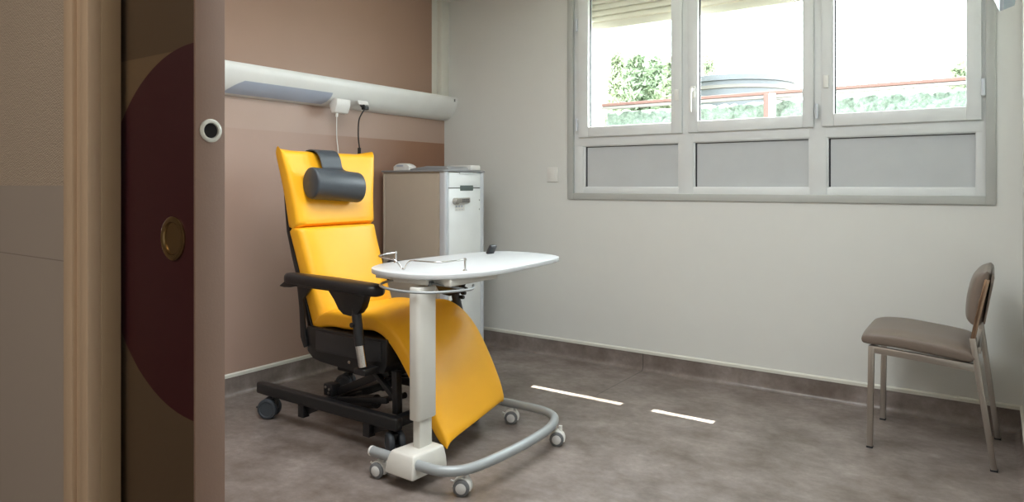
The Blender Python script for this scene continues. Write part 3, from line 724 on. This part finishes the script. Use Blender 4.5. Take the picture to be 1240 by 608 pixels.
# seat cushion (profile along x)
rows = []
sk = [(2.922, .468, .004), (2.925, .470, .022), (2.940, .473, .030), (2.985, .477, .036), (3.06, .477, .038), (3.15, .469, .038), (3.24, .459, .038), (3.30, .451, .036), (3.325, .445, .028), (3.338, .440, .004)]
sp_ = catmull(sk, 4)
for q in sp_:
    ring = []
    for j in range(36):
        a = 2*PI*j/36; c, d = math.cos(a), math.sin(a)
        u = math.copysign(abs(c)**.32, c); w = math.copysign(abs(d)**.38, d)
        edge = 1-(.30*abs(u)**5 if w > 0 else 0)
        ring.append(V(q.x, -.382+.232*u*(1-.05*(max(0, 2.96-q.x)/.035)), q.y+max(q.z, .002)*w*edge+.004))
    rows.append(ring)
bm = bm_new(); add_loft(bm, rows); obj('seat', bm, 'taupe', ch, smooth=60)
# backrest cushion
rows = []
bk_ = catmull([(3.340, .572, .005), (3.337, .582, .024), (3.335, .61, .033), (3.343, .69, .036), (3.357, .755, .034), (3.368, .788, .024), (3.374, .799, .005)], 5)
for q in bk_:
    ring = []
    for j in range(36):
        a = 2*PI*j/36; c, d = math.cos(a), math.sin(a)
        u = math.copysign(abs(c)**.3, c); w = math.copysign(abs(d)**.6, d)
        ring.append(V(q.x-.004+.006*(1+u)+max(q.z, .003)*w+.008*abs(u)**2, -.382+.206*u, q.y))
    rows.append(ring)
bm = bm_new(); add_loft(bm, rows); obj('backrest', bm, 'taupe', ch, smooth=60)
bm = bm_new(); add_prism(bm, [(3.366, .585), (3.372, .583), (3.404, .775), (3.396, .79)], 'Y', -.585, -.18, .002); obj('back_panel', bm, 'taupe', ch)

# ------------------------------------------------------------------ wall-mounted device, top right
tv = thing('wall_mounted_screen', 'pale blue tilted device case hanging at the upper right of the window', 'screen', (3.45, -1.0, 1.78))
R_ = Matrix.Rotation(math.radians(20), 3, 'Y') @ Matrix.Rotation(math.radians(-12), 3, 'X')
def tvbox(name, a, b, m, par, bev=.004):
    t = bmesh.new(); add_box(t, a, b, bev); t.transform(Matrix.Translation((3.419, -1.05, 1.812)) @ (Matrix.Rotation(math.radians(-20), 3, 'Y')).to_4x4()); 
    return obj(name, t, m, par)
ca = tvbox('case', (0.014, 0, 0), (.052, .30, .22), 'tv', tv)
tvbox('screen_bezel', (0.0, 0, 0.0), (.015, .30, .22), 'diff', ca)
tvbox('port', (.026, -.003, .018), (.050, .004, .033), 'tvdark', ca, .001)
bm = bm_new(); add_tube(bm, [(3.39, -.90, 1.93), (3.46, -.90, 1.97), (3.505, -.90, 1.97)], .012, 12); add_box(bm, (3.497, -.93, 1.92), (3.509, -.87, 2.02), .002); obj('wall_arm', bm, 'white_plastic', tv)

# ------------------------------------------------------------------ sliding door
door = thing('door_1', 'sliding door leaf with a dark red painted disc', 'door', (DX-.5, DY+.02, 0), kind='structure')
bm = bm_new(); add_box(bm, (DX-1.10, DY, .008), (DX-.003, DY+.0416, 2.10), .001); obj('leaf', bm, 'door', door)
bm = bm_new(); add_box(bm, (DX-.004, DY-.0005, .008), (DX, DY+.0421, 2.10), .0008); obj('edge_strip', bm, 'dooredge', door)
fx_, fz_ = CX-.906, 1.078
bm = bm_new(); add_lathe(bm, [(.0295, 0), (.0295, .0022), (.027, .0035), (.0225, .003), (.0215, 0)], (fx_, DY, fz_), (V(1, 0, 0), V(0, 0, 1), V(0, -1, 0)), 40)
bmesh.ops.delete(bm, geom=[f for f in bm.faces if len(f.verts) > 4], context='FACES_ONLY')
fp = obj('flush_pull', bm, 'brass', door)
bm = bm_new(); add_lathe(bm, [(.0218, .0028), (.0212, .0008), (.016, .0004), (0, .0004)], (fx_, DY, fz_), (V(1, 0, 0), V(0, 0, 1), V(0, -1, 0)), 40)
bmesh.ops.delete(bm, geom=[f for f in bm.faces if len(f.verts) > 4 and abs(f.calc_center_median().y-(DY-.0028)) < .0005], context='FACES_ONLY')
obj('pull_cup', bm, 'brass', fp)
bm = bm_new(); add_lathe(bm, [(.0155, 0), (.0155, .0015), (.0135, .0028), (.0105, .0025), (.0095, 0)], (DX, DY+.0208, 1.222), 'X', 36)
bmesh.ops.delete(bm, geom=[f for f in bm.faces if len(f.verts) > 4], context='FACES_ONLY')
rg = obj('lock_ring', bm, 'ringmetal', door)
bm = bm_new(); add_lathe(bm, [(.0108, .0002), (.0108, .0006), (0, .0006)], (DX, DY+.0208, 1.222), 'X', 30); obj('lock_hole', bm, 'hole', rg)

# ------------------------------------------------------------------ outside
bm = bm_new(); add_box(bm, (-60, .3, -.5), (60, 60, -.3)); tag(obj('terrace_ground', bm, 'ground', kind='structure'), 'pale ground outside the window', 'ground')
HY = 8.0
bm = bm_new()
nx, nz = 150, 40; hx0, hx1 = -2.74, 9.0
vs = []
for j in range(nz+1):
    row = []
    for i in range(nx+1):
        f = j/nz
        row.append(bm.verts.new((hx0+(hx1-hx0)*i/nx+random.uniform(-.03, .03), HY+.05+random.uniform(-.07, .07)+(.35*max(0, f-.9)*10 if j == nz else 0), -.3+2.90*f+random.uniform(-.03, .03)*(j > 0))))
    vs.append(row)
for a, b in zip(vs, vs[1:]):
    for i in range(nx): bm.faces.new((a[i], a[i+1], b[i+1], b[i]))
tag(obj('clipped_hedge', bm, 'hedge', smooth=180), 'pale green leafy hedge under the rust-coloured rail outside', 'hedge', kind='stuff')
fn = thing('garden_fence', 'rust-coloured metal fence rail with a post above the hedge outside', 'fence', (1.5, HY-.15, -.3))
bm = bm_new(); add_box(bm, (hx0, HY-.2, 2.645), (9, HY-.08, 2.70), .01); obj('top_rail', bm, 'rust', fn)
bm = bm_new(); add_box(bm, (hx0, HY-.19, 2.585), (9, HY-.10, 2.64), .006); obj('lower_rail', bm, 'tankcream', fn)
for x in (.33, 3.95):
    bm = bm_new(); add_box(bm, (x-.05, HY-.24, -.3), (x+.03, HY-.15, 2.66), .006); p = obj('fence_post', bm, 'rust', fn)
    bm = bm_new(); add_box(bm, (x+.03, HY-.23, -.3), (x+.13, HY-.16, 2.66), .006); obj('post_flange', bm, 'extwhite', p)
bd = thing('white_building', 'white rendered building at the left edge of the window view', 'building', (-5.0, 6.9, -.3))
box('wall', (-7.5, 5.5, -.3), (-2.87, 8.2, 6.0), 'extwhite', bd)
box('roof', (-7.7, 5.3, 6.0), (-2.80, 8.3, 6.2), 'extwhite', bd)
tk = thing('round_tank', 'low round pale metal tank behind the fence rail', 'tank', (-1.67, 12.3, -.3))
TC = (-1.67, 12.3)
bm = bm_new(); add_lathe(bm, [(0, -.3), (1.375, -.3), (1.375, 3.42), (1.43, 3.43), (1.43, 3.55), (1.32, 3.57), (0, 3.61)], (*TC, 0), 'Z', 64); obj('shell', bm, 'tank', tk)
for z in (3.0, 3.25):
    bm = bm_new(); add_lathe(bm, [(1.372, z), (1.41, z+.01), (1.41, z+.08), (1.372, z+.09)], (*TC, 0), 'Z', 64); obj('band', bm, 'tankcream', tk)

def tree(label, x, y, h, r, m, n, z0=-.3, group=None, low=.15):
    root = thing('garden_tree', label, 'tree', (x, y, z0))
    bm = bm_new(); add_tube(bm, [(x, y, z0), (x+.03, y, z0+h*.5), (x, y, z0+h*.95)], .09, 10, r2=.015)
    bm2 = bm_new()
    for k in range(n):
        f = low+(1-low)*(k/n); a = random.uniform(0, 2*PI); rad = r*min(1, 1.5*(1-f)**.7)*random.uniform(.4, 1.1)+.05
        zz = z0+h*f; e = V(x+rad*math.cos(a), y+rad*math.sin(a), zz+rad*.45+.1)
        add_tube(bm, [(x, y, zz), e], .015, 5, r2=.005)
        for q in range(80):
            t_ = random.uniform(.25, 1.08); c = V(x, y, zz).lerp(e, t_)+V(random.gauss(0, .055), random.gauss(0, .055), random.gauss(0, .055))
            d = V(random.gauss(0, 1), random.gauss(0, 1), random.gauss(.7, .8)).normalized()*random.uniform(.08, .2); s = d.cross(V(random.random(), random.random(), .3)).normalized()*.045
            v1 = [bm2.verts.new(p) for p in (c-s, c+d*.5-s*.3, c+d, c+s)]
            bm2.faces.new(v1)
    obj('trunk', bm, 'bark', root); o = obj('foliage', bm2, m, root)
tree('tall pale green conifer behind the fence in the left pane', -3.05, 10.0, 4.15, .62, 'leaf', 80)
tree('shorter conifer at the left end of the tree group outside', -4.12, 11.4, 4.5, .75, 'leaf2', 70)
tree('conifer at the right edge of the left pane outside', -2.10, 9.9, 3.95, .66, 'leaf2', 80)
tree('farthest conifer, showing low between the tall one and the right one outside', -3.82, 12.9, 4.65, .65, 'leaf', 90)
tree('small tree top showing above the round tank', -3.1, 15.0, 4.85, .6, 'leaf2', 50)
tree('tiny tree top above the rail at the right pane edge', 3.0, 10.5, 3.50, .40, 'leaf2', 50)

# ------------------------------------------------------------------ light
w = bpy.data.worlds.new('sky'); S.world = w; w.use_nodes = True
nt = w.node_tree; bg = nt.nodes['Background']
bg.inputs[0].default_value = (.86, .94, 1.0, 1); bg.inputs[1].default_value = 6.2
def lamp(name, typ, loc, rot, energy, color=(1, 1, 1), **kw):
    l = bpy.data.lights.new(name, typ); l.energy = energy; l.color = color
    for k, v in kw.items(): setattr(l, k, v)
    o = bpy.data.objects.new(name, l); COL.objects.link(o); o.location = loc; o.rotation_euler = rot; return o
el = math.atan(2.336)
sun = lamp('sun', 'SUN', (2, 5, 8), (0, 0, 0), 14, (1, .95, .86), angle=.003)
dirv = V(0.0, -math.cos(el), -math.sin(el)); sun.rotation_euler = dirv.to_track_quat('-Z', 'Y').to_euler()
lamp('room_fill_light', 'AREA', (2.1, -2.4, RH-.02), (0, 0, 0), 24, (.95, .98, 1), shape='RECTANGLE', size=1.8, size_y=1.2)  # unseen fill lamp added under the ceiling to brighten the room
lamp('corridor_ceiling_light', 'AREA', (2.6, -5.1, RH-.02), (0, 0, 0), 8.5, (1, .90, .80), shape='RECTANGLE', size=1.2, size_y=.6)
pt = lamp('window_portal', 'AREA', (2.24, .245, 1.95), (-PI/2, 0, 0), 1, shape='RECTANGLE', size=2.3, size_y=1.1)
pt.data.cycles.is_portal = True
S.view_settings.view_transform = 'Standard'; S.view_settings.look = 'None'; S.view_settings.exposure = 1.42
S.cycles.max_bounces = 8; S.cycles.diffuse_bounces = 5; S.cycles.transparent_max_bounces = 8
S.cycles.sample_clamp_indirect = 6
